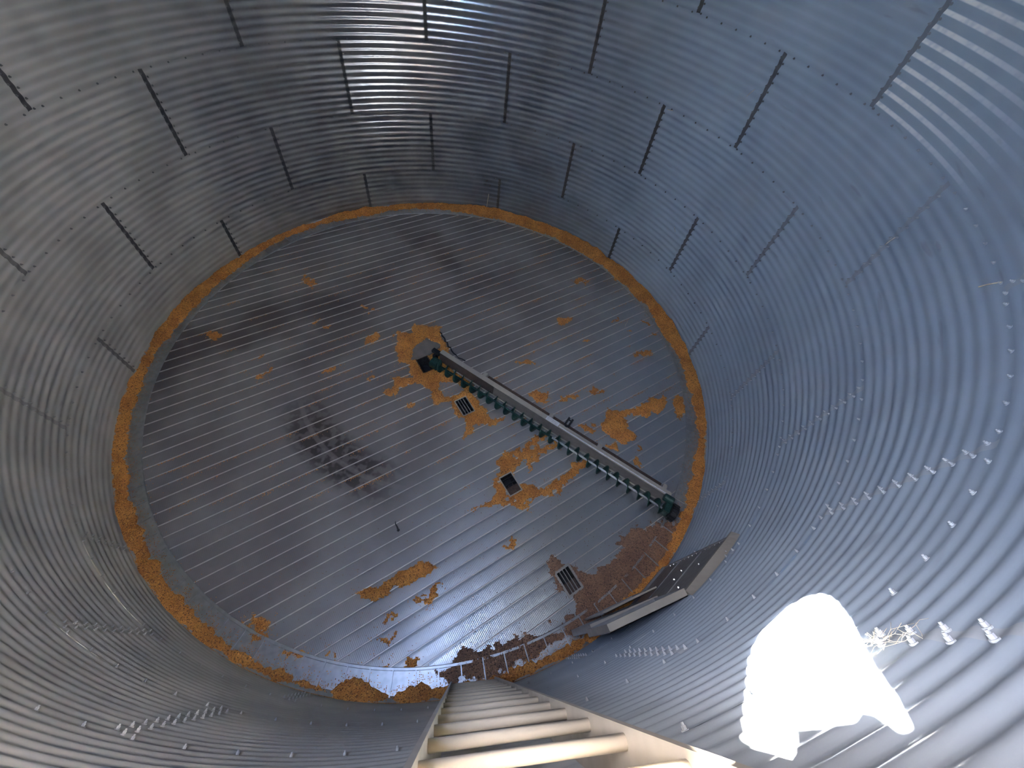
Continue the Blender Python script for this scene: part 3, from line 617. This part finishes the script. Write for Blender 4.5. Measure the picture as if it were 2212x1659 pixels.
for k in range(4): b.box(2.145, 2.315, 0.108+0.014*k, 0.112+0.014*k, 0.2535, 0.254)
b.obj('sticker_print', 'steel', so)
b = MB(); b.box(2.395, 2.425, 0.19, 0.35, 0.235, 0.255); b.box(2.455, 2.485, 0.19, 0.35, 0.235, 0.255); b.box(2.395, 2.485, 0.29, 0.31, 0.255, 0.265); b.box(2.42, 2.46, 0.165, 0.20, 0.2, 0.255)
h = b.obj('hand_grip', 'black', aug); h['label'] = 'black forked hand grip behind the backboard'
# pivot end
b = MB(); b.lathe([(-0.02, 0.05), (0.0, 0.095), (0.13, 0.095), (0.16, 0.06)], 14, centre=(0, AY, 0.105)); b.obj('pivot_gearbox', 'green', aug)
b = MB(); b.box(-0.10, 0.05, 0.06, 0.13, 0.18, 0.235); b.box(-0.05, 0.0, 0.02, 0.10, 0.012, 0.18); b.obj('pivot_arm', 'black', aug)
# drive wheel with lugs at the wall end
wx = AL+0.06; wr = 0.130
b = MB(); b.lathe([(-0.045, 0.06), (-0.05, 0.10), (-0.035, wr-0.016), (0.035, wr-0.016), (0.05, 0.10), (0.045, 0.06)], 28, centre=(wx, AY+0.02, wr+0.004))
for k in range(14):
    a = 2*PI*k/14; c, s = math.cos(a), math.sin(a); w_ = 0.012; v = []
    for rr in (wr-0.02, wr-0.001):
        for dx, da in ((-0.04, -w_), (0.04, -w_), (0.04, w_), (-0.04, w_)):
            v.append((wx+dx, AY+0.02+rr*c-da*s, wr+0.004+rr*s+da*c))
    b.add(v, [(0, 3, 2, 1), (4, 5, 6, 7), (0, 1, 5, 4), (1, 2, 6, 5), (2, 3, 7, 6), (3, 0, 4, 7)])
wh = b.obj('drive_wheel', 'black', aug)
b = MB(); b.lathe([(-0.052, 0.045), (0.052, 0.045)], 12, centre=(wx, AY+0.02, wr+0.004)); b.obj('hub', 'green', wh)
b = MB(); b.box(AL-0.09, AL+0.0, AY-0.075, AY+0.085, 0.07, 0.24); b.lathe([(-0.14, 0.055), (0.0, 0.06)], 14, centre=(AL-0.02, AY+0.10, 0.255)); bevel(b.obj('drive_gearbox', 'green', aug), 0.008)

# flat cover plate over the centre well, swept clear of corn
b = MB(); n = len(PLATE); b.add([(x, y, 0.006) for x, y in PLATE]+[(x, y, 0.016) for x, y in PLATE], [tuple(range(n))[::-1], tuple(range(n, 2*n))]+[(i, (i+1) % n, n+(i+1) % n, n+i) for i in range(n)])
tag(b.obj('cover_plate', 'plate'), 'flat dusty grey plate on the floor at the inner end of the auger', 'plate')

# power cord that trails from the pivot
pts = [(x, y, 0.016) for x, y in CORD]
sm = []
for i in range(len(pts)-1):
    for t in (0, .34, .67): sm.append(tuple(pts[i][k]*(1-t)+pts[i+1][k]*t+(0.012*math.sin(7*i+5*t) if k < 2 else 0) for k in range(3)))
sm.append(pts[-1])
tag(MB().tube(sm, 0.011, 6).obj('power_cord', 'black', None, True), 'thin black cord on the floor behind the inner auger end', 'cord')

# little dark peg on a plank
pe = empty('wooden_peg', (-0.696, -2.648, 0.004), 0.4); tag(pe, 'small dark knobbed peg lying alone on the grey planks', 'peg')
MB().tube([(0, -0.045, 0.012), (0.004, 0.0, 0.018), (0.0, 0.04, 0.014), (0.012, 0.075, 0.012)], [0.012, 0.010, 0.008, 0.004], 8).obj('stem', 'black', pe, True)
MB().lathe([(-0.018, 0.008), (-0.008, 0.019), (0.008, 0.019), (0.018, 0.008)], 10, centre=(0, -0.05, 0.018)).obj('knob', 'black', pe, True)

# ------------------------------------------------------------------ wall ladder
lad = empty('wall_ladder', (0.1095, -4.447, 0), rad(-3.7)); tag(lad, 'dusty tan steel ladder fixed to the round wall', 'ladder')
HW = 0.2022; LZ0, LZ1 = 0.80, 6.22
for s in (-1, 1):
    b = MB(); x = s*HW
    yb = -0.084 if s > 0 else -0.116  # rails deepened to the wall so their sunlit faces bounce light
    prof = [(x, 0.043), (x+s*0.014, 0.043), (x+s*0.014, 0.039), (x+s*0.004, 0.039), (x+s*0.004, yb+0.004), (x+s*0.030, yb+0.004), (x+s*0.030, yb), (x, yb)]
    if s < 0: prof = prof[::-1]
    b.prism(prof, LZ0, LZ1, 'z'); r_ = b.obj('rail', 'ladder', lad)
    for z in (1.0, 2.1, 3.2, 4.0, 5.0, 6.0):
        for dz in (-0.015, 0.015):
            m = MB(); m.lathe([(-0.004, 0.011), (0.012, 0.011)], 6, centre=(x+s*0.018, yb+0.004, z+dz), axis='y'); m.obj('bolt', 'bolt', r_)
z = 4.608
while z+0.28 < LZ1: z += 0.28
while z > LZ0+0.05:
    b = MB(); prof = [(0.016+0.0145*math.cos(2*PI*k/16), z+0.004+0.0155*math.sin(2*PI*k/16)) for k in range(16)]
    b.prism(prof, -HW, HW); b.obj('rung', 'ladder', lad, True)
    z -= 0.28

# ------------------------------------------------------------------ bin door with its inner leaves folded back against the wall
door = empty('door_1'); tag(door, 'bin door with dark steel panel and folded inner leaves', kind='structure')
def onwall(a, r, z): return Vector((r*math.cos(rad(a)), r*math.sin(rad(a)), z))
DA, DB, DZ = -53.2, -62.2, 1.70
P0, P1 = onwall(DA, 4.552, 0), onwall(DB, 4.552, 0)
dx = (P1-P0).normalized(); dn = Vector((-dx.y, dx.x, 0));
if dn.dot(P0) > 0: dn = -dn      # points into the bin
DL = (P1-P0).length
def dbox(mb, s0, s1, n0, n1, z0, z1):
    v = [P0+dx*s+dn*nn+Vector((0, 0, z)) for z in (z0, z1) for nn in (n0, n1) for s in (s0, s1)]
    return mb.add(v, [(0, 2, 3, 1), (4, 5, 7, 6), (0, 1, 5, 4), (2, 6, 7, 3), (0, 4, 6, 2), (1, 3, 7, 5)])
dbox(MB(), 0, DL, -0.004, 0.006, 0.0, DZ).obj('door_panel', 'door', door)
dbox(MB(), -0.03, 0.0, -0.03, 0.014, 0.0, DZ).obj('jamb', 'door', door)
dbox(MB(), DL, DL+0.05, -0.03, 0.03, 0.0, DZ).obj('jamb', 'door_flange', door)
dbox(MB(), 0.0, DL, 0.0, 0.03, 0.004, 0.10).obj('sill', 'door', door)
for zz in (0.55, 1.1): dbox(MB(), 0.03, DL-0.02, 0.006, 0.016, zz, zz+0.03).obj('stiffener', 'door', door)
# sloping dusty lintel: straight lower edge, upper edge follows the wall
lv, lf = [], []; NL = 12
for k in range(NL+1):
    t = k/NL; s = -0.04+(DL+0.10)*t; q = P0+dx*s+dn*0.034
    a = math.degrees(math.atan2(q.y, q.x)); top = onwall(a-0.3, R-0.004, DZ+0.11); fr = q+Vector((0, 0, DZ+0.02)); lo_ = q+Vector((0, 0, DZ-0.02)); bk = P0+dx*s+Vector((0, 0, DZ-0.02))
    lv += [top, fr, lo_, bk]
for k in range(NL):
    for j in range(3): lf.append((4*k+j, 4*k+4+j, 4*k+5+j, 4*k+1+j))
lf += [(0, 1, 2, 3), (4*NL+3, 4*NL+2, 4*NL+1, 4*NL)]
put('lintel', mesh_data('lintel', lv, lf, 'door_flange'), door)
bh = MB(); bh.lathe([(0.0, 0.012), (0.010, 0.009)], 8, axis='y'); BH = bh.data('bolt_head', 'chrome')
ang = math.atan2(dn.y, dn.x)-PI/2
for k in range(14):
    q = P0+dx*0.02+dn*0.006+Vector((0, 0, 0.30+k*0.10)); put('bolt_head', BH, door, q, (0, 0, ang))
for s, zz in ((0.30, 1.38), (0.28, 0.95), (0.42, 0.95), (0.62, 1.32)):  # these bright heads stand in for pinholes of daylight
    q = P0+dx*s+dn*0.006+Vector((0, 0, zz)); put('bolt_head', BH, door, q, (0, 0, ang), (1.2, 1.2, 1.2))  # these heads stand in for pinholes
def leaf(pa, pb, z0, z1, depth, nstiff, mat_top):
    """one pan-shaped inner leaf standing from pa to pb, its flanges facing the bin"""
    pa, pb = Vector((*pa, 0)), Vector((*pb, 0)); L = (pb-pa).length; d = (pb-pa)/L; nn = Vector((-d.y, d.x, 0))
    if nn.dot(pa) > 0: nn = -nn
    def bx(s0, s1, n0, n1, a, b_, name, mat, parent):
        m = MB(); v = [pa+d*s+nn*q+Vector((0, 0, z)) for z in (a, b_) for q in (n0, n1) for s in (s0, s1)]
        m.add(v, [(0, 2, 3, 1), (4, 5, 7, 6), (0, 1, 5, 4), (2, 6, 7, 3), (0, 4, 6, 2), (1, 3, 7, 5)])
        return m.obj(name, mat, parent)
    o = bx(0, L, 0, 0.006, z0, z1, 'inner_leaf', 'door', door)
    bx(0, L, 0.0, depth, z1-0.008, z1, 'flange', mat_top, o); bx(0, L, 0.006, depth, z0, z0+0.006, 'flange', 'door', o)
    bx(0, 0.006, 0.006, depth, z0, z1-0.008, 'flange', 'door', o); bx(L-0.006, L, 0.006, depth, z0, z1-0.008, 'flange', 'door_flange', o)
    for k in range(nstiff):
        zz = z0+(z1-z0)*(k+1)/(nstiff+1); bx(0.01, L-0.01, 0.006, depth*0.8, zz, zz+0.03, 'stiffener', 'door_flange', o)
    return o
leaf((2.06, -4.075), (1.265, -4.245), 1.02, 1.72, 0.068, 1, 'door_flange')
leaf((2.13, -4.055), (1.33, -4.205), 0.10, 0.96, 0.070, 2, 'steel')
leaf((2.16, -3.915), (1.50, -4.07), 0.16, 0.92, 0.022, 1, 'door_flange')
for s, zz in ((0.10, 1.60), (0.10, 1.15), (0.08, 0.55)):
    m = MB(); q = Vector((2.06, -4.06, zz)); m.lathe([(-0.05, 0.014), (0.05, 0.014)], 8, centre=tuple(q+Vector((0.03, 0.03, 0))), axis='z'); m.obj('hinge', 'door', door, True)

# ------------------------------------------------------------------ dust streaks from the air set on the wall, and loose straw
def straw(a, z, dz, da, label, r=0.0016, lift=0.006):  # straws laid on the wall stand in for dust streaks in the air
    pts = []
    for k in range(5):
        t = k/4-0.5; aa = a+da*t; zz = z+dz*t; pts.append(onwall(aa, R-AMP-lift-0.006*(1-4*t*t), zz))
    tag(MB().tube(pts, r, 5).obj('straw', 'straw', None, True), label, 'straw', 'pale streaks set on the wall')  # these straw objects stand in for dust streaks
straw(-36.48, 4.108, 0.125, -1.39, 'bright airborne dust streak set high on the blue lit wall', 0.0042)
straw(72.77, 0.249, 0.371, -0.41, 'pale upright streak at the foot of the far wall', 0.0035)
straw(32.13, 3.032, 0.018, -1.26, 'short airborne dust streak set level by a far wall seam', 0.004)
straw(19.60, 1.505, -0.061, -0.82, 'short airborne dust streak set low on the wall above the corn ring', 0.004)
straw(-20.48, 3.613, 0.118, -0.44, 'faint slanted airborne dust streak midway up the bluish wall', 0.0032)
straw(18.11, 3.676, 0.107, -0.85, 'faint slanted airborne dust streak high on the dim wall', 0.0035)
tag(MB().tube([(3.56, 0.577, 0.014), (3.60, 0.66, 0.02), (3.67, 0.738, 0.014)], 0.004, 5).obj('straw', 'straw', None, True), 'thin curved white straw lying on the far floor planks', 'straw', 'loose straws on the floor')
# tangled tuft caught on the seam bolts beside the sunlit patch
tf = MB(); rr = random.Random(3)
for k in range(26):
    z = rr.choice([4.36, 4.39, 4.41, 4.48])+rr.uniform(-0.04, 0.04); a = -74.9+rr.uniform(-0.6, 0.6)
    L = rr.uniform(0.04, 0.13); t = rr.uniform(0, PI); pts = []
    for q in range(5):
        u = q/4-0.5; pts.append(onwall(a+math.degrees(L*u*math.cos(t)/R), R-AMP-0.012-rr.uniform(0, 0.02), z+L*u*math.sin(t)))
    tf.tube(pts, 0.0006, 4)
tag(tf.obj('straw_tuft', 'straw', None, True), 'wispy tuft of dry straw caught on the bolts beside the sunlit patch', 'straw tuft', kind='stuff')
